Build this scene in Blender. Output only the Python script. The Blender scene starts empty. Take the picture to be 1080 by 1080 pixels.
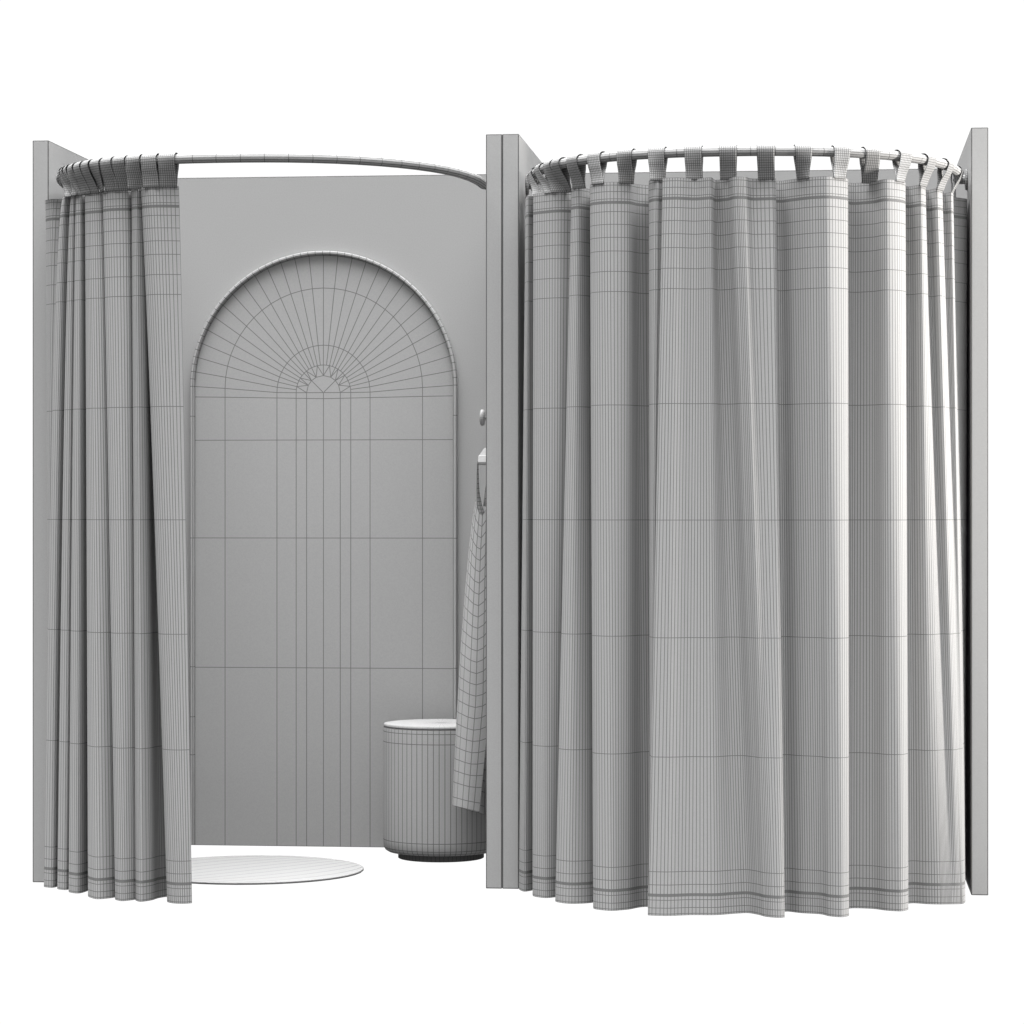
import bpy, math, random
from mathutils import Vector
random.seed(4)
R = math.radians
sc = bpy.context.scene
# ------------------------------------------------------------------ camera
FPX = 3087.0                      # focal length in photo pixels (1080 wide)
YAW = R(6.1)
SN, CS = math.sin(YAW), math.cos(YAW)
CAM = Vector((0.0, -8.526 * CS, 1.1))
cd = bpy.data.cameras.new('camera'); cam = bpy.data.objects.new('camera', cd)
sc.collection.objects.link(cam)
cam.location = CAM
cam.rotation_euler = (R(90), 0, YAW)
cd.sensor_width = 36; cd.lens = 36 * FPX / 1080
cd.shift_y = -0.6 / 1080
cd.clip_start = .1; cd.clip_end = 2000
sc.camera = cam
# ------------------------------------------------------------------ world: studio dome, brighter overhead
w = bpy.data.worlds.new('World'); sc.world = w; w.use_nodes = True
nt = w.node_tree; N = nt.nodes; L = nt.links
bg = N['Background']
tc = N.new('ShaderNodeTexCoord'); sx = N.new('ShaderNodeSeparateXYZ')
L.new(tc.outputs['Generated'], sx.inputs[0])
def ramp(src, a, b, lo, hi):
    m = N.new('ShaderNodeMapRange'); m.interpolation_type = 'SMOOTHSTEP'
    for k, v in (('From Min', a), ('From Max', b), ('To Min', lo), ('To Max', hi)): m.inputs[k].default_value = v
    L.new(sx.outputs[src], m.inputs['Value']); return m.outputs[0]
def blend(f, a, b):
    m = N.new('ShaderNodeMix'); m.data_type = 'FLOAT'
    L.new(f, m.inputs['Factor']); L.new(a, m.inputs['A'])
    if isinstance(b, float): m.inputs['B'].default_value = b
    else: L.new(b, m.inputs['B'])
    return m.outputs['Result']
LEFT, RIGHT, FRONT, COVE, TOP, DOWN = .07, .12, .67, 1.04, 15.5, .15
side = ramp('X', -.6, .9, LEFT, RIGHT)                  # dim studio to the sides
near = blend(ramp('Y', -.35, -.9, 0, 1), side, FRONT)   # soft light from the photographer's side
horiz = blend(ramp('Y', .5, .82, 0, 1), near, COVE)     # white cove in front of the camera
low = blend(ramp('Z', -.28, -.6, 0, 1), horiz, DOWN)    # dim straight below
full = blend(ramp('Z', .62, 1.0, 0, 1), low, TOP)       # large soft overhead light
L.new(full, bg.inputs['Strength'])
bg.inputs['Color'].default_value = (1, 1, 1, 1)
# ------------------------------------------------------------------ key lamp from the right
sd = bpy.data.lights.new('key_lamp', 'AREA'); so = bpy.data.objects.new('key_lamp', sd); sc.collection.objects.link(so)
sd.energy = 155; sd.shape = 'DISK'; sd.size = .7; sd.color = (1, .965, .92)
so.location = (2.75, -.33, 1.8)
so.rotation_euler = (Vector(so.location) - Vector((-.1, -.3, 1.2))).to_track_quat('Z', 'Y').to_euler()
sc.view_settings.view_transform = 'Standard'; sc.view_settings.look = 'None'
sc.view_settings.gamma = 1; sc.view_settings.exposure = 0
sc.view_settings.use_curve_mapping = False
sc.render.engine = 'CYCLES'

# ------------------------------------------------------------------ helpers
def un(u, Z, z=0.0):
    X = (u - 540) / FPX * Z
    return Vector((X * CS - Z * SN, CAM.y + X * SN + Z * CS, z))
def on_y(u, y0, z=0.0):
    k = (u - 540) / FPX
    return un(u, (y0 - CAM.y) / (CS + k * SN), z)
def proj_u(p):
    d = Vector(p) - CAM
    X = d.x * CS + d.y * SN; Z = -d.x * SN + d.y * CS
    return 540 + FPX * X / Z

def clay(name, albedo=.36, width=.0022, ink=.4, tint=(1, 1, 1), rough=.85):
    m = bpy.data.materials.new(name); m.use_nodes = True
    n = m.node_tree.nodes; l = m.node_tree.links; b = n['Principled BSDF']
    b.inputs['Roughness'].default_value = rough
    b.inputs['Specular IOR Level'].default_value = .15
    base = n.new('ShaderNodeRGB'); base.outputs[0].default_value = (albedo * tint[0], albedo * tint[1], albedo * tint[2], 1)
    # fine grain of the matte surface
    co = n.new('ShaderNodeTexCoord'); no = n.new('ShaderNodeTexNoise'); no.inputs['Scale'].default_value = 260
    no.inputs['Detail'].default_value = 2
    l.new(co.outputs['Object'], no.inputs['Vector'])
    gr = n.new('ShaderNodeMapRange'); gr.inputs['From Min'].default_value = .3; gr.inputs['From Max'].default_value = .7
    gr.inputs['To Min'].default_value = .965; gr.inputs['To Max'].default_value = 1.035
    l.new(no.outputs['Fac'], gr.inputs['Value'])
    gm = n.new('ShaderNodeVectorMath'); gm.operation = 'SCALE'
    l.new(base.outputs[0], gm.inputs[0]); l.new(gr.outputs[0], gm.inputs['Scale'])
    if width <= 0:
        l.new(gm.outputs[0], b.inputs['Base Color']); return m
    a = n.new('ShaderNodeAttribute'); a.attribute_name = 'edge_a'
    c = n.new('ShaderNodeAttribute'); c.attribute_name = 'edge_b'
    s = n.new('ShaderNodeSeparateXYZ'); l.new(a.outputs['Vector'], s.inputs[0])
    m1 = n.new('ShaderNodeMath'); m1.operation = 'MINIMUM'; l.new(s.outputs[0], m1.inputs[0]); l.new(s.outputs[1], m1.inputs[1])
    m2 = n.new('ShaderNodeMath'); m2.operation = 'MINIMUM'; l.new(m1.outputs[0], m2.inputs[0]); l.new(s.outputs[2], m2.inputs[1])
    m3 = n.new('ShaderNodeMath'); m3.operation = 'MINIMUM'; l.new(m2.outputs[0], m3.inputs[0]); l.new(c.outputs['Fac'], m3.inputs[1])
    lt = n.new('ShaderNodeMath'); lt.operation = 'LESS_THAN'; l.new(m3.outputs[0], lt.inputs[0]); lt.inputs[1].default_value = width / 2
    mx = n.new('ShaderNodeMix'); mx.data_type = 'RGBA'
    l.new(lt.outputs[0], mx.inputs['Factor']); l.new(gm.outputs[0], mx.inputs['A'])
    mx.inputs['B'].default_value = (albedo * ink, albedo * ink, albedo * ink, 1)
    l.new(mx.outputs['Result'], b.inputs['Base Color'])
    return m

BIG = 1.0
def mesh(name, vs, fs, mat, parent=None, smooth=False, plain=(), mark=None, thick=0, sharp=None):
    """one mesh object; every face corner stores its distance to the face's own drawn edges.
    plain: set of frozenset edges that carry no drawn line; mark(i,j) may decide instead."""
    me = bpy.data.meshes.new(name)
    me.from_pydata([tuple(v) for v in vs], [], fs)
    me.update()
    me.attributes.new('edge_a', 'FLOAT_VECTOR', 'CORNER')
    me.attributes.new('edge_b', 'FLOAT', 'CORNER')
    ea = me.attributes['edge_a']; eb = me.attributes['edge_b']
    co = [v.co for v in me.vertices]
    for p in me.polygons:
        ids = list(p.vertices); n = len(ids)
        if n > 4:
            for li in p.loop_indices: ea.data[li].vector = (BIG, BIG, BIG); eb.data[li].value = BIG
            continue
        for ci, li in enumerate(p.loop_indices):
            d = [BIG] * 4
            for e in range(n):
                i, j = ids[e], ids[(e + 1) % n]
                if frozenset((i, j)) in plain or (mark and not mark(i, j)): continue
                if ci == e or ci == (e + 1) % n: d[e] = 0; continue
                ab = co[j] - co[i]; ln = ab.length
                if ln < 1e-7: continue
                d[e] = ab.cross(co[ids[ci]] - co[i]).length / ln
            ea.data[li].vector = d[:3]; eb.data[li].value = d[3]
    if smooth:
        me.polygons.foreach_set('use_smooth', [True] * len(me.polygons))
        if sharp:
            try: me.set_sharp_from_angle(angle=R(sharp))
            except Exception: pass
    me.materials.append(mat)
    o = bpy.data.objects.new(name, me); sc.collection.objects.link(o)
    if parent: o.parent = parent
    if thick:
        md = o.modifiers.new('thickness', 'SOLIDIFY'); md.thickness = thick; md.offset = 0
    return o
def tag(o, label=None, cat=None, group=None, kind=None):
    for k, v in (('label', label), ('category', cat), ('group', group), ('kind', kind)):
        if v: o[k] = v
    return o
def thing(name, loc, label, cat, group=None):
    o = bpy.data.objects.new(name, None); sc.collection.objects.link(o)
    o.location = loc; o.empty_display_size = .1
    bpy.context.view_layer.update()
    return tag(o, label, cat, group)
def rel(vs, origin): return [Vector(v) - Vector(origin) for v in vs]

def box_data(x0, x1, y0, y1, z0, z1, bev=.0015):
    """a box with a small chamfer: 24 verts"""
    vs = []; fs = []
    b = bev
    X = (x0, x1); Y = (y0, y1); Z = (z0, z1)
    idx = {}
    for i in (0, 1):
        for j in (0, 1):
            for k in (0, 1):
                sx_, sy_, sz_ = (1 - 2 * i) * b, (1 - 2 * j) * b, (1 - 2 * k) * b
                for ax, p in enumerate(((X[i], Y[j] + sy_, Z[k] + sz_), (X[i] + sx_, Y[j], Z[k] + sz_), (X[i] + sx_, Y[j] + sy_, Z[k]))):
                    idx[i, j, k, ax] = len(vs); vs.append(p)
    def q(*a): fs.append(list(a))
    for i in (0, 1):
        f = [idx[i, 0, 0, 0], idx[i, 1, 0, 0], idx[i, 1, 1, 0], idx[i, 0, 1, 0]]; q(*(f if i else f[::-1]))
    for j in (0, 1):
        f = [idx[0, j, 0, 1], idx[1, j, 0, 1], idx[1, j, 1, 1], idx[0, j, 1, 1]]; q(*(f[::-1] if j else f))
    for k in (0, 1):
        f = [idx[0, 0, k, 2], idx[1, 0, k, 2], idx[1, 1, k, 2], idx[0, 1, k, 2]]; q(*(f if k else f[::-1]))
    for i in (0, 1):
        for j in (0, 1): q(idx[i, j, 0, 0], idx[i, j, 1, 0], idx[i, j, 1, 1], idx[i, j, 0, 1])
        for k in (0, 1): q(idx[i, 0, k, 0], idx[i, 1, k, 0], idx[i, 1, k, 2], idx[i, 0, k, 2])
    for j in (0, 1):
        for k in (0, 1): q(idx[0, j, k, 1], idx[1, j, k, 1], idx[1, j, k, 2], idx[0, j, k, 2])
    for i in (0, 1):
        for j in (0, 1):
            for k in (0, 1): q(idx[i, j, k, 0], idx[i, j, k, 1], idx[i, j, k, 2])
    return vs, fs
def lathe(profile, n, c=(0, 0, 0)):
    vs = []; fs = []; rings = []
    for r, z in profile:
        if r < 1e-6:
            rings.append([len(vs)]); vs.append((c[0], c[1], c[2] + z))
        else:
            rings.append(list(range(len(vs), len(vs) + n)))
            for k in range(n):
                a = 2 * math.pi * k / n
                vs.append((c[0] + r * math.cos(a), c[1] + r * math.sin(a), c[2] + z))
    for a, b in zip(rings, rings[1:]):
        for k in range(n):
            k2 = (k + 1) % n
            if len(a) == 1 and len(b) == 1: continue
            if len(a) == 1: fs.append([a[0], b[k], b[k2]])
            elif len(b) == 1: fs.append([a[k], a[k2], b[0]])
            else: fs.append([a[k], a[k2], b[k2], b[k]])
    return vs, fs
def tube(pts, r, n=12, caps=True):
    pts = [Vector(p) for p in pts]; vs = []; fs = []
    up = Vector((0, 0, 1))
    for i, p in enumerate(pts):
        t = (pts[min(i + 1, len(pts) - 1)] - pts[max(i - 1, 0)]).normalized()
        s = t.cross(up)
        if s.length < 1e-3: s = Vector((1, 0, 0))
        s.normalize(); u2 = s.cross(t)
        for k in range(n):
            a = 2 * math.pi * k / n
            vs.append(p + r * (s * math.cos(a) + u2 * math.sin(a)))
    for i in range(len(pts) - 1):
        for k in range(n):
            k2 = (k + 1) % n
            fs.append([i * n + k, i * n + k2, (i + 1) * n + k2, (i + 1) * n + k])
    if caps:
        fs.append(list(range(n))[::-1]); fs.append([(len(pts) - 1) * n + k for k in range(n)])
    return vs, fs

# ------------------------------------------------------------------ materials
A = .36
M_WALL = clay('wall_grey', A, .0030, .35)
M_CLOTH = clay('curtain_grey', A, .0018, .39)
M_TAB = clay('tab_grey', A, .0015, .32)
M_ROD = clay('rod_grey', A, .0019, .3)
M_MIRROR = clay('mirror_grey', A * .96, .0023, .42)
M_FRAME = clay('frame_grey', A, .0022, .33)
M_STOOL = clay('stool_grey', A, .0022, .38)
M_LID = clay('lid_grey', A, .0011, .6)
M_RUG = clay('rug_grey', A * .93, .0034, .42)
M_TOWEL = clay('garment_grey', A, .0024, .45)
M_METAL = clay('hook_grey', A, .0012, .6, rough=.5)
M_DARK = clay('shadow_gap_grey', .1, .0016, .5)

# ------------------------------------------------------------------ setting
# the photograph shows no ground: everything stands at z = 0 in a seamless white studio cove (the world)

# ------------------------------------------------------------------ partitions
H = 2.2; T = .0486; DEPTH = 1.0; BACK = .048
XL0, XL1 = -2.287, -.9825       # inner faces of the left cubicle
XR0, XR1 = -.8858, .417         # inner faces of the right cubicle
def wall(name, x0, x1, y0, y1, label, group):
    c = ((x0 + x1) / 2, (y0 + y1) / 2, 0)
    vs, fs = box_data(x0, x1, y0, y1, 0.0006, H)
    o = mesh(name, rel(vs, c), fs, M_WALL); o.location = c
    return tag(o, label, 'panel', group)
YB = DEPTH + BACK
g = 'upright partition panels'
wall('partition_panel', XL0 - T, XL0, 0, YB, 'grey upright side panel at the far left, beside the drawn-back curtain', g)
wall('partition_panel', XL1, XL1 + .0473, 0, YB, 'left half of the doubled grey middle partition, next to the robe and stool', g)
wall('partition_panel', XR0 - .0488, XR0, 0, YB, 'right half of the doubled grey middle partition, next to the closed curtain', g)
wall('partition_panel', XR1, XR1 + T, 0, YB, 'grey upright side panel at the far right, beyond the closed curtain', g)
g = 'back panels of the cubicles'
wall('back_panel', XL0 + .001, XL1 - .001, DEPTH, YB - .002, 'plain grey back panel behind the arched mirror in the open cubicle', g)
wall('back_panel', XR0 + .001, XR1 - .001, DEPTH, YB - .002, 'grey back panel showing only above the closed curtain through its tabs', g)

# ------------------------------------------------------------------ arched mirror
CX = -1.6337
YM = DEPTH
PX = 9.577 / FPX                 # metres per photo pixel on the back wall
def zy(y, Z=9.577): return 1.1 - (y - 539.4) * Z / FPX
r_out = .4418; r_in = .4285; z_arc = zy(406.8)
mir = thing('arched_mirror', (CX, YM, 0), 'tall arched mirror with a thin rounded frame on the open cubicle back wall', 'mirror')
# glass: fan of spokes above, grid below
S = 28
radii = [18.0, 29.2, 49.8, 105.6, r_in / PX]
zc = [zy(413.9), zy(413.9), zy(413.6), zy(409), z_arc]
yf = -.006                       # front of the glass, before the wall
vs = []; fs = []; plain = set()
def V(x, z, y=yf): vs.append((x, y, z)); return len(vs) - 1
rings = []
for r, z0 in zip(radii, zc):
    ring = [V(-r * PX * math.cos(math.pi * k / S), z0 + r * PX * math.sin(math.pi * k / S)) for k in range(S + 1)]
    rings.append(ring)
for a, b in zip(rings[1:], rings[2:]):
    for k in range(S): fs.append([a[k], a[k + 1], b[k + 1], b[k]])
# between the second ring and the innermost one lines merge into eight points
inner, second = rings[0], rings[1]
stops = [0, 4, 7, 10, 14, 18, 21, 24, 28]
for q in range(8):
    a, b = stops[q], stops[q + 1]; mid = (a + b) // 2
    for k in range(a, b):
        tgt = a if k < mid else b
        fs.append([inner[tgt], second[k], second[k + 1]])
        if k not in (a, mid, b) : plain.add(frozenset((inner[tgt], second[k])))
    fs.append([inner[a], second[mid], inner[b]])
cpt = V(0, zc[0])
for q in range(8):
    a, b = inner[stops[q]], inner[stops[q + 1]]
    fs.append([cpt, a, b])
    for e in (a, b):
        if stops[q] not in (0,) or True:
            pass
keep = {inner[0], inner[7], inner[21], inner[28]}
for s_ in stops:
    if inner[s_] not in keep: plain.add(frozenset((cpt, inner[s_])))
# lower grid
xs = [-r * PX for r in radii[::-1]] + [0] + [r * PX for r in radii]
top_row = [rings[4][0], rings[3][0], rings[2][0], rings[1][0], rings[0][0], cpt, rings[0][28], rings[1][28], rings[2][28], rings[3][28], rings[4][28]]
zrows = [zy(420.3), zy(463.9), zy(567.5), zy(704.7), .002]
prev = top_row
for ri, zr in enumerate(zrows):
    row = [V(x, zr + (.0075 * min(1, abs(x) / .4) if ri == 0 else 0)) for x in xs]
    for k in range(10): fs.append([row[k], row[k + 1], prev[k + 1], prev[k]])
    prev = row
mesh('glass', vs, [f[::-1] if False else f for f in fs], M_MIRROR, mir, plain=plain)
# frame: half-round moulding swept round the arch
prof = [(0, -.0015), (0, -.019), (.003, -.024), (.0095, -.024), (.0128, -.019), (.0128, -.0015)]  # (inward offset, y)
path = []                        # (x, z, inward normal x, z)
NS = 56
zl = [.004, .3, zy(757), zy(704), zy(567.5), zy(438.5)]
for z in zl: path.append((-r_out, z, 1, 0))
for k in range(NS + 1):
    a = math.pi * k / NS
    path.append((-r_out * math.cos(a), z_arc + r_out * math.sin(a), math.cos(a), -math.sin(a)))
for z in zl[::-1]: path.append((r_out, z, -1, 0))
vs = []; fs = []; plain = set(); n = len(prof)
for x, z, nx, nz in path:
    for o_, y in prof: vs.append((x + nx * o_, y, z + nz * o_))
for i in range(len(path) - 1):
    for k in range(n - 1):
        fs.append([i * n + k, i * n + k + 1, (i + 1) * n + k + 1, (i + 1) * n + k])
        if k in (2,): plain.add(frozenset((i * n + k, (i + 1) * n + k)))
mesh('frame', vs, fs, M_FRAME, mir, plain=plain)

# ------------------------------------------------------------------ curtain rods
RZ = 2.075; RR = .0138; YE = .19
def rod_curve(cx, a=.621, b=.725, e=2.35, n=1200):
    pts = []
    for i in range(n + 1):
        t = math.pi * i / n
        c, s = math.cos(t), math.sin(t)
        x = -math.copysign(abs(c) ** (2 / e), c) * a
        y = -abs(s) ** (2 / e) * b
        pts.append(Vector((cx + x, YE + y, RZ)))
    return pts
def resample(pts, step):
    out = [pts[0]]; acc = 0
    ln = sum((q - p).length for p, q in zip(pts, pts[1:])); k = max(1, round(ln / step)); step = ln / k
    for p, q in zip(pts, pts[1:]):
        acc += (q - p).length
        if acc >= step - 1e-9: out.append(q); acc -= step
    if (out[-1] - pts[-1]).length > step * .3: out.append(pts[-1])
    else: out[-1] = pts[-1]
    return out
def make_rod(xa, xb, label):
    cx = (xa + xb) / 2
    crv = rod_curve(cx)
    p = resample(crv, .066)
    # elbow back to the side walls
    gap = (xb - xa) / 2 - .621
    def elbow(sgn):
        x0 = cx + sgn * .621
        return [Vector((x0 + sgn * .002, YE + .012, RZ)), Vector((x0 + sgn * .009, YE + .021, RZ)), Vector((x0 + sgn * gap - sgn * .004, YE + .024, RZ))]
    pts = elbow(-1)[::-1] + p + elbow(1)
    t = thing('curtain_rod', (cx, YE, RZ), label, 'curtain rod', 'bowed curtain rods')
    vs, fs = tube(pts, RR, 12)
    mesh('pole', rel(vs, (cx, YE, RZ)), fs, M_ROD, t, smooth=True, sharp=50)
    for sgn, xw in ((-1, xa), (1, xb)):
        prof_ = [(0, .0002), (.031, .0002), (.032, .003), (.030, .0065), (.018, .008), (0, .008)]
        v2, f2 = lathe(prof_, 24)
        v2 = [Vector((xw - sgn * z, YE + .024 + y, RZ + x)) for x, y, z in v2]
        mesh('flange', rel(v2, (cx, YE, RZ)), f2 if sgn > 0 else [f[::-1] for f in f2], M_ROD, t, smooth=True, sharp=40)
    return crv
rodL = make_rod(XL0, XL1, 'bowed curtain rod mostly bare, above the open cubicle with the arched mirror')
rodR = make_rod(XR0, XR1, 'bowed curtain rod threaded through the tabs of the wide closed curtain')

# ------------------------------------------------------------------ curtains
def zc_(y): return 1.1 - (y - 539.4) * 7.93 / FPX
ZTOP = 2.004
rows = [(ZTOP, 1), (zc_(190.8), 1), (zc_(197.7), 1), (zc_(205.5), 1), (zc_(208.0), 1), (zc_(208.8), 1), (zc_(209.6), 1), (zc_(210.4), 1), (zc_(219.1), 1), (zc_(232.7), 1),
        (zc_(246.6), 1), (zc_(261.2), 1), (zc_(283), 1), (zc_(304.5), 1)]
marks = [304.5, 425.7, 548.5, 672.5, 798, 918.7]
for a, b in zip(marks, marks[1:]):
    for k in range(1, 6): rows.append((zc_(a + (b - a) * k / 6), 0))
    rows.append((zc_(b), 1))
rows += [(zc_(932.5), 1), (zc_(942.2), 1), (zc_(943.0), 1), (zc_(943.8), 1), (zc_(944.6), 1), (zc_(948.5), 1), (zc_(956.8), 1), (zc_(963), 1), (.007, 1)]
ZBOT = .007
GROOVE = (zc_(209.3), zc_(943.5))
def crom(P, i, t):
    p0 = P[max(i - 1, 0)]; p1 = P[i]; p2 = P[i + 1]; p3 = P[min(i + 2, len(P) - 1)]
    # tension-limited cardinal spline (non uniform tangents)
    d = (p2 - p1).length
    def tan(a, b, c):
        l1 = max((b - a).length, 1e-6); l2 = max((c - b).length, 1e-6)
        v = ((b - a) / l1 * l2 + (c - b) / l2 * l1) / (l1 + l2)
        return v
    m1 = tan(p0, p1, p2) * d if i > 0 else (p2 - p1)
    m2 = tan(p1, p2, p3) * d if i + 2 < len(P) else (p2 - p1)
    t2, t3 = t * t, t * t * t
    return (2 * t3 - 3 * t2 + 1) * p1 + (t3 - 2 * t2 + t) * m1 + (-2 * t3 + 3 * t2) * p2 + (t3 - t2) * m2
def make_curtain(ctrl, rod, tab_us, cx, label, pitch, wpow, tilt=0.0):
    Tp = [un(a[0], a[1]) for a in ctrl]; Bp = [un(a[2], a[3]) for a in ctrl]
    # samples: finer inner columns, drawn line every second one
    top = []; bot = []; pw = []
    for i in range(len(ctrl) - 1):
        ln = ((Tp[i + 1] - Tp[i]).length + (Bp[i + 1] - Bp[i]).length) / 2
        k = max(1, round(ln / pitch)) * 2
        for j in range(k):
            top.append(crom(Tp, i, j / k)); bot.append(crom(Bp, i, j / k)); pw.append(wpow if not tilt else .5 + .35 * min(1, max(0, (i + j / k - 6) / 6)))
    top.append(Tp[-1]); bot.append(Bp[-1]); pw.append(wpow)
    nc = len(top)
    org = Vector((cx, YE - .5, 0))
    t = thing('curtain', org, label, 'curtain', 'tab-top curtains of the cubicles')
    vs = []; fs = []; plain = set()
    for ri, (z, mk) in enumerate(rows):
        s = (ZTOP - z) / (ZTOP - ZBOT)
        for c in range(nc):
            wgt = s ** pw[c]
            p = top[c] * (1 - wgt) + bot[c] * wgt
            vs.append(Vector((p.x, p.y, z)) - org)
        if not mk:
            for c in range(nc - 1): plain.add(frozenset((ri * nc + c, ri * nc + c + 1)))
    for ri in range(len(rows) - 1):
        for c in range(nc):
            if c % 2 and c != nc - 1: plain.add(frozenset((ri * nc + c, (ri + 1) * nc + c)))
    for ri in range(len(rows) - 1):
        for c in range(nc - 1):
            fs.append([ri * nc + c, (ri + 1) * nc + c, (ri + 1) * nc + c + 1, ri * nc + c + 1])
    o = mesh('cloth', vs, fs, M_CLOTH, t, smooth=True, plain=plain)
    # tabs
    ccen = Vector((cx, YE, 0))
    for u in tab_us:
        # the part of the rod seen at this column (front side only)
        i0 = min(range(1, len(rod) - 1), key=lambda i: abs(proj_u(rod[i]) - u))
        ub = u + (max(0, (150 - u) * .08) if tilt else min(10, max(0, (620 - u) * .25)) - min(8, max(0, (u - 930) * .1)))
        make_tab(t, rod, i0, top, org, ub, .047 + tilt * .8, tilt)
    return t
def make_tab(t, rod, i0, top, org, ub, wid=.047, tilt=0.0):
    p = rod[i0]; tg = (rod[i0 + 1] - rod[i0 - 1]).normalized()
    nrm = Vector((tg.y, -tg.x, 0))           # outward
    # the cloth under this stretch of rod
    flat = Vector((p.x, p.y, 0))
    def cost(i):
        d = Vector((top[i].x, top[i].y, 0)) - flat
        lat, nn = abs(proj_u(top[i]) - ub) / 389, d.dot(nrm)
        return lat * 3.5 + abs(nn - .012) * .8 + (1 if d.length > .14 else 0)
    qi = min(range(len(top)), key=cost)
    q = top[qi]
    qa, qb = top[max(0, qi - 3)], top[min(len(top) - 1, qi + 3)]
    ct = Vector((qb.x - qa.x, qb.y - qa.y, 0)).normalized()
    if ct.dot(tg) < .5: ct = (ct * .3 + tg).normalized() if ct.dot(tg) > 0 else tg
    off = Vector((q.x - p.x, q.y - p.y, 0))
    if off.length > .1: off = off.normalized() * .1
    rl = RR + .0028
    zb = ZTOP - .004
    prof = []                                # (normal offset at the rod, side, z, share of cloth position)
    nf = 12
    for k in range(nf):
        s = k / nf
        prof.append((rl * (.1 + .9 * min(1, s * 1.5)), zb + (RZ - zb) * s, (1 - s) ** 1.15, 1))
    for k in range(11):
        a = math.pi * k / 10
        prof.append((rl * math.cos(a), RZ + .001 + (RR + .0022) * math.sin(a), 0, 1 if k < 6 else -1))
    for k in range(nf - 1, -1, -1):
        s = k / nf
        prof.append((-rl * (.1 + .9 * min(1, s * 1.5)), zb + (RZ - zb) * s, (1 - s) ** 1.15, -1))
    nw = 8; vs = []; fs = []
    for j, (nn, z, sh, side) in enumerate(prof):
        for k in range(nw + 1):
            d = (k / nw - .5) * wid
            up = p + tg * d + nrm * (nn + tilt * (k / nw - .3))
            lo = p + off + ct * d * .96 + nrm * (.0014 * side)
            v = up * (1 - sh) + lo * sh
            vs.append(Vector((v.x, v.y, z)) - org)
    for j in range(len(prof) - 1):
        for k in range(nw):
            fs.append([j * (nw + 1) + k, j * (nw + 1) + k + 1, (j + 1) * (nw + 1) + k + 1, (j + 1) * (nw + 1) + k])
    mesh('tab', vs, fs, M_TAB, t, smooth=True, thick=.0012)

CR = [(573,8.80,568,8.80),(566,8.62,562,8.62),(554.5,8.44,547.8,8.46),(557.5,8.39,553,8.415),(566,8.42,568,8.47),(563.3,8.33,565.3,8.30),(574,8.295,575,8.275),
 (592,8.26,588,8.30),(605.5,8.27,593,8.33),(603.5,8.19,588.3,8.185),(610,8.165,600,8.155),(620,8.20,620,8.165),(629.5,8.26,635,8.215),
 (627.1,8.065,630,8.035),(640,8.035,645,8.01),(662,8.04,660,8.03),(674,8.095,682,8.09),(687,8.12,690,8.09),(685.3,8.0,685,7.98),(692,7.965,686,7.955),
 (702,7.985,687.5,7.945),(699.3,7.94,683.2,7.925),(712,7.925,700,7.91),(735,7.945,730,7.925),(748,7.92,754,7.925),(756,7.98,777,7.955),
 (766,7.955,788,7.965),(777,7.905,799,7.935),(784,7.91,808,7.893),(794,7.95,815,7.878),(806,7.945,823,7.872),(815,7.94,826.5,7.877),(818,7.95,827.6,7.90),(815,7.99,824,7.965),
 (822,8.005,829,7.995),(835,7.97,845,7.965),(860,7.905,866,7.94),(871,7.895,876,7.90),(884,7.915,887,7.885),(893.4,7.945,894.5,7.905),(894.5,7.96,895.4,7.935),(891.5,8.0,891,8.0),
 (900,8.06,898,8.06),(920,8.025,920,8.05),(935,7.965,938,8.01),(946,7.985,950,8.0),(954.2,8.03,957.4,8.03),(955,8.055,958,8.06),(951.5,8.11,954,8.13),
 (958,8.145,962,8.165),(971,8.10,980,8.145),(975.8,8.13,992,8.14),(974.5,8.19,999,8.142),(979,8.235,1004,8.143),(988,8.195,1009,8.145),(993.6,8.225,1013,8.148),
 (992.5,8.28,1015,8.152),(997,8.31,1016.5,8.16),(1002.5,8.29,1017.8,8.18),(1005.3,8.33,1018.2,8.21),(1004,8.40,1016,8.32),(1010,8.43,1017.6,8.36),(1018.7,8.46,1018,8.45),(1019,8.53,1017.6,8.53),(1017,8.62,1016.5,8.62),(1013.5,8.75,1013.5,8.75)]
TABS_R = [560.5,564.5,571.5,581.5,590.5,607.5,630,661,693.7,731.7,768,807.5,846.3,886,917.4,951.5,978,997.5,1009.5]
make_curtain(CR, rodR, TABS_R, -.234, 'wide grey tab-top curtain drawn fully closed across the right cubicle', .0084, 1.0)
CL = [(62,8.75,64,8.75),(53,8.62,54,8.66),(50.8,8.49,50,8.60),(57,8.47,49,8.58),(69.5,8.475,48.7,8.56),(66.9,8.40,46.6,8.52),(70,8.375,54,8.50),(78,8.39,66,8.57),
 (75,8.365,63,8.46),(78,8.36,68,8.45),(83.5,8.38,78,8.51),(80,8.35,74,8.395),(85,8.335,80,8.375),(94,8.38,99.5,8.48),(90.2,8.315,95.2,8.285),(95,8.30,103,8.25),(106,8.28,119,8.28),(115,8.34,129,8.36),(109,8.25,123,8.23),
 (116,8.23,128,8.21),(135,8.215,141,8.235),(144.5,8.275,149.5,8.325),(139.5,8.19,144,8.215),(143,8.175,148,8.195),(149,8.19,158,8.22),(156,8.265,169,8.28),(162,8.31,184,8.32),
 (151.3,8.15,178,8.18),(158,8.135,184,8.16),(175,8.13,195,8.155),(188.6,8.135,202.5,8.165)]
TABS_L = [67.5,70,73.5,79,86,94,104,115.5,128.5,143,159.5,178]
make_curtain(CL, rodL, TABS_L, -1.635, 'grey tab-top curtain drawn back into a bunch at the left of the open cubicle', .0084, .85, .006)

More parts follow.
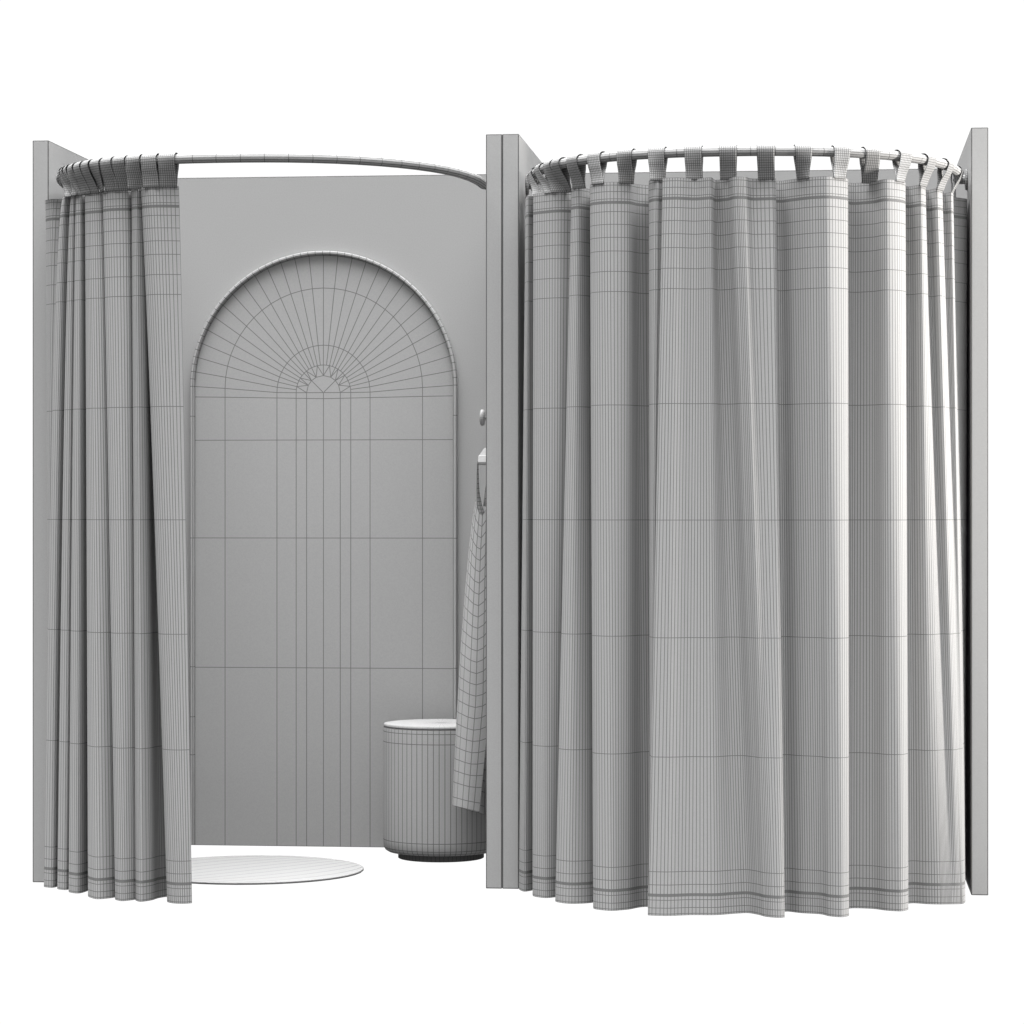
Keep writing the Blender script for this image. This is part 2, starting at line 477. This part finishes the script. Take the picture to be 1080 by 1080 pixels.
# ------------------------------------------------------------------ stool
SXY = (-1.2124, .746)
Zs = 9.316
def zs(y): return 1.1 - (y - 539.4) * Zs / FPX
st = thing('stool', (SXY[0], SXY[1], 0), 'round drum stool with flat lid and dark recessed foot beside the hanging robe', 'stool')
v, f_ = lathe([(0, .0006), (.134, .0006), (.1365, .002), (.1365, .0195), (.133, .0205), (0, .0205)], 64)
mesh('foot', v, f_, M_DARK, st, smooth=True, sharp=40)
rb = .1835
v, f_ = lathe([(.1, .0208), (.152, .0212), (.168, .0235), (.177, .029), (.182, .038), (rb, .063), (rb, zs(780.5)), (rb, zs(769.8)), (rb - .0006, .4171), (rb - .003, .4184), (.1, .4184)], 64)
mesh('drum', v, f_, M_STOOL, st, smooth=True, sharp=50)
v, f_ = lathe([(0, .4187), (.178, .4187), (.178, .4198), (.1822, .4202), (.1828, .4216), (.1826, .4251), (.181, .4276), (.179, .4282), (0, .4283)], 64)
mesh('lid', v, f_, M_LID, st, smooth=True, sharp=40)

# ------------------------------------------------------------------ rug
rr = .348; rc = on_y(263.5, .349)
G = 11; vs = []; fs = []
ang = R(-40)
def sq2disc(a, b): return a * math.sqrt(1 - b * b / 2), b * math.sqrt(1 - a * a / 2)
for j in range(G + 1):
    for i in range(G + 1):
        a, b = -1 + 2 * i / G, -1 + 2 * j / G
        x, y = sq2disc(a, b)
        vs.append((rr * (x * math.cos(ang) - y * math.sin(ang)), rr * (x * math.sin(ang) + y * math.cos(ang)), .006))
for j in range(G):
    for i in range(G):
        fs.append([j * (G + 1) + i, j * (G + 1) + i + 1, (j + 1) * (G + 1) + i + 1, (j + 1) * (G + 1) + i])
rim = [j for j in range(G)] + [G + j * (G + 1) for j in range(G)] + [G * (G + 1) + G - j for j in range(G)] + [(G - j) * (G + 1) for j in range(G)]
plain = set()
for j in range(G + 1):
    for i in range(G + 1):
        if i < G: plain.add(frozenset((j * (G + 1) + i, j * (G + 1) + i + 1))) if j % 2 or True else None
        if False: plain.add(frozenset((j * (G + 1) + i, (j + 1) * (G + 1) + i)))
base = len(vs)
for q in rim: vs.append((vs[q][0] * 1.004, vs[q][1] * 1.002, .004))
for q in rim: vs.append((vs[q][0], vs[q][1], .0006))
nr = len(rim)
for k in range(nr):
    k2 = (k + 1) % nr
    fs.append([rim[k], base + k, base + k2, rim[k2]])
    fs.append([base + k, base + nr + k, base + nr + k2, base + k2])
o = mesh('rug', vs, fs, M_RUG, plain=plain); o.location = rc
tag(o, 'thin pale round rug lying on the white floor of the open cubicle', 'rug')

# ------------------------------------------------------------------ wall hooks
XW = XL1
def zat(y, Z): return 1.1 - (y - 539.4) * Z / FPX
HY = .45
def hook(zc0, y0, label, bare=True):
    t = thing('wall_hook', (XW, y0, zc0), label, 'hook', 'wall hooks on the middle partition')
    xk = on_y(508.7, y0).x - XW
    def lx(prof, n=20):
        v, f = lathe(prof, n); return [(-z, y, x) for x, y, z in v], [q[::-1] for q in f]
    v, f = lx([(0, .0003), (.0185, .0003), (.019, .003), (.017, .0055), (0, .0055)]); mesh('rosette', v, f, M_METAL, t, smooth=True, sharp=40)
    if not bare:
        return t
    v, f = lx([(0, .0056), (.0065, .0056), (.0055, .02), (.0055, -xk - .0082), (0, -xk - .0082)], 12); mesh('peg', v, f, M_METAL, t, smooth=True, sharp=40)
    v, f = lx([(0, -xk - .008), (.018, -xk - .008), (.0235, -xk - .0055), (.0255, -xk - .001), (.0245, -xk + .004), (.019, -xk + .0065), (0, -xk + .007)]); mesh('knob', v, f, M_METAL, t, smooth=True, sharp=60)
Zh = 9.0
hook(zat(440.6, Zh), HY, 'bare round-ended wall hook above the robe on the middle partition')
lz = zat(483, Zh)
lh = hook(lz, HY, 'lower wall hook on the middle partition holding up the robe loop', False)
lo_ = Vector((XW, HY, lz)); vs = []; fs = []
prf = [(489.8, -.011, 504.9), (487.4, -.013, 504.0), (481.2, -.004, 504.3), (479.6, .001, 505.6), (472.3, .014, 510.8), (473.5, .020, 511.5), (484, .018, 509), (490.5, 0, 506)]
for side in (0, 1):
    for y, dy, u in prf:
        p = on_y(u, HY + dy); Zp = (p - CAM).dot(Vector((-SN, CS, 0)))
        if side: p.x = XW - .0004
        vs.append(Vector((p.x, p.y, zat(y, Zp))) - lo_)
n = len(prf)
for k in range(n): fs.append([k, (k + 1) % n, n + (k + 1) % n, n + k])
fs.append(list(range(n))[::-1]); fs.append([n + k for k in range(n)])
mesh('arm', vs, fs, M_METAL, lh)

# ------------------------------------------------------------------ hanging robe
rt = thing('hanging_robe', on_y(509, HY, zat(480, Zh)), 'narrow grey robe hanging by its loop from the lower wall hook', 'robe')
ro = on_y(509, HY, zat(480, Zh))
def lerp_tab(tab, y):
    for (a, va), (b, vb) in zip(tab, tab[1:]):
        if y <= b: return va + (vb - va) * max(0, (y - a)) / (b - a)
    return tab[-1][1]
uL = [(500, 503), (525, 502), (541, 499), (580, 494.2), (640, 489), (700, 484.7), (760, 481.2), (800, 479.2), (852, 476.8)]
def uE(y): return min(517, 511 - (y - 803) * 5 / 52)
def section(y):
    a = lerp_tab(uL, y); e = uE(y); wd = e - a
    grow = max(.12, min(1, (y - 500) / 200))
    P = [(min(530, a + 34), HY + .10 * grow), (a + wd * .75, HY + .085 * grow), (a + wd * .25 + 2, HY + .075 * grow), (a, HY + .03 * grow),
         (a + wd * .16, HY - .012 * grow), (a + wd * .36, HY - .03 * grow), (a + wd * .56, HY - .034 * grow), (a + wd * .78, HY - .03 * grow), (e, HY - .02 * grow)]
    return P
topy = [556, 554, 550, 526, 534, 541, 543.5, 536, 519]
boty = [859, 856, 852, 849, 850.5, 852, 853.5, 855, 856.5]
sub = 2
vs = []; fs = []; plain = set()
NR = 26
ncol = (9 - 1) * sub + 1
for r in range(NR + 1):
    for c in range(ncol):
        i, fr = divmod(c, sub); fr /= sub
        ty = topy[i] if fr == 0 else topy[i] * (1 - fr) + topy[i + 1] * fr
        by = boty[i] if fr == 0 else boty[i] * (1 - fr) + boty[i + 1] * fr
        y = ty + (by - ty) * (r / NR if r < NR - 1 else (.972 if r == NR - 1 else 1))
        P = section(y)
        if fr == 0: u, yy = P[i]
        else:
            q = [Vector((a_ , b_ * 300, 0)) for a_, b_ in P]; s_ = crom(q, i, fr); u, yy = s_.x, s_.y / 300
        p = on_y(u, yy); Zp = (p - CAM).dot(Vector((-SN, CS, 0)))
        vs.append(Vector((p.x, p.y, zat(y, Zp))) - ro)
for r in range(NR):
    for c in range(ncol - 1): fs.append([r * ncol + c, (r + 1) * ncol + c, (r + 1) * ncol + c + 1, r * ncol + c + 1])
    for c in range(ncol):
        if c % 2 and 0: plain.add(frozenset((r * ncol + c, (r + 1) * ncol + c)))
for c in range(ncol):
    pass
for r in range(NR):
    for c in range(sub * 4 + 1, ncol - 1):
        if c % 2: plain.add(frozenset((r * ncol + c, (r + 1) * ncol + c)))
mesh('cloth', vs, fs, M_TOWEL, rt, smooth=True, plain=plain)
# neck loop: a flat band from the cloth's corner over the peg and down to the far corner
def band(path, half, name):
    vs = []; fs = []
    for u, y, yy, hw in path:
        for s_ in (-1, 1):
            p = on_y(u, yy + s_ * hw); Zp = (p - CAM).dot(Vector((-SN, CS, 0)))
            vs.append(Vector((p.x, p.y, zat(y, Zp))) - ro)
    for k in range(len(path) - 1): fs.append([2 * k, 2 * k + 2, 2 * k + 3, 2 * k + 1])
    return mesh(name, vs, fs, M_TOWEL, rt, smooth=True, thick=.0026)
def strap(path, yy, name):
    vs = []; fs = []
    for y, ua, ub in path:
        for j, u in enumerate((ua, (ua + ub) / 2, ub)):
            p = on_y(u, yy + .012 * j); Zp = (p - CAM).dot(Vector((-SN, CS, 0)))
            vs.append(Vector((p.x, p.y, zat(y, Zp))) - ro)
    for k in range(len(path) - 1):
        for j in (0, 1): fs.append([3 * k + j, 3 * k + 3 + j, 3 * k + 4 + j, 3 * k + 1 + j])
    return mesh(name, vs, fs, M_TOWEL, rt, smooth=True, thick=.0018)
strap([(y, a_, b_) for y, a_, b_ in ((486, 503.9, 505), (490, 503.4, 504.6), (495, 503.2, 504.5), (500, 503, 504.6), (505, 503, 504.8), (510, 502.9, 505), (515, 502.8, 505.3), (520, 502.8, 505.8), (525, 502.9, 506.5), (529, 503.1, 507.3), (533, 503.4, 508.4), (537, 504, 509.8), (541, 505, 511), (545, 506, 511.5), (548, 507, 512))], HY + .004, 'strap')  # close rows of drawn lines stand in for shade on the strap's inner face
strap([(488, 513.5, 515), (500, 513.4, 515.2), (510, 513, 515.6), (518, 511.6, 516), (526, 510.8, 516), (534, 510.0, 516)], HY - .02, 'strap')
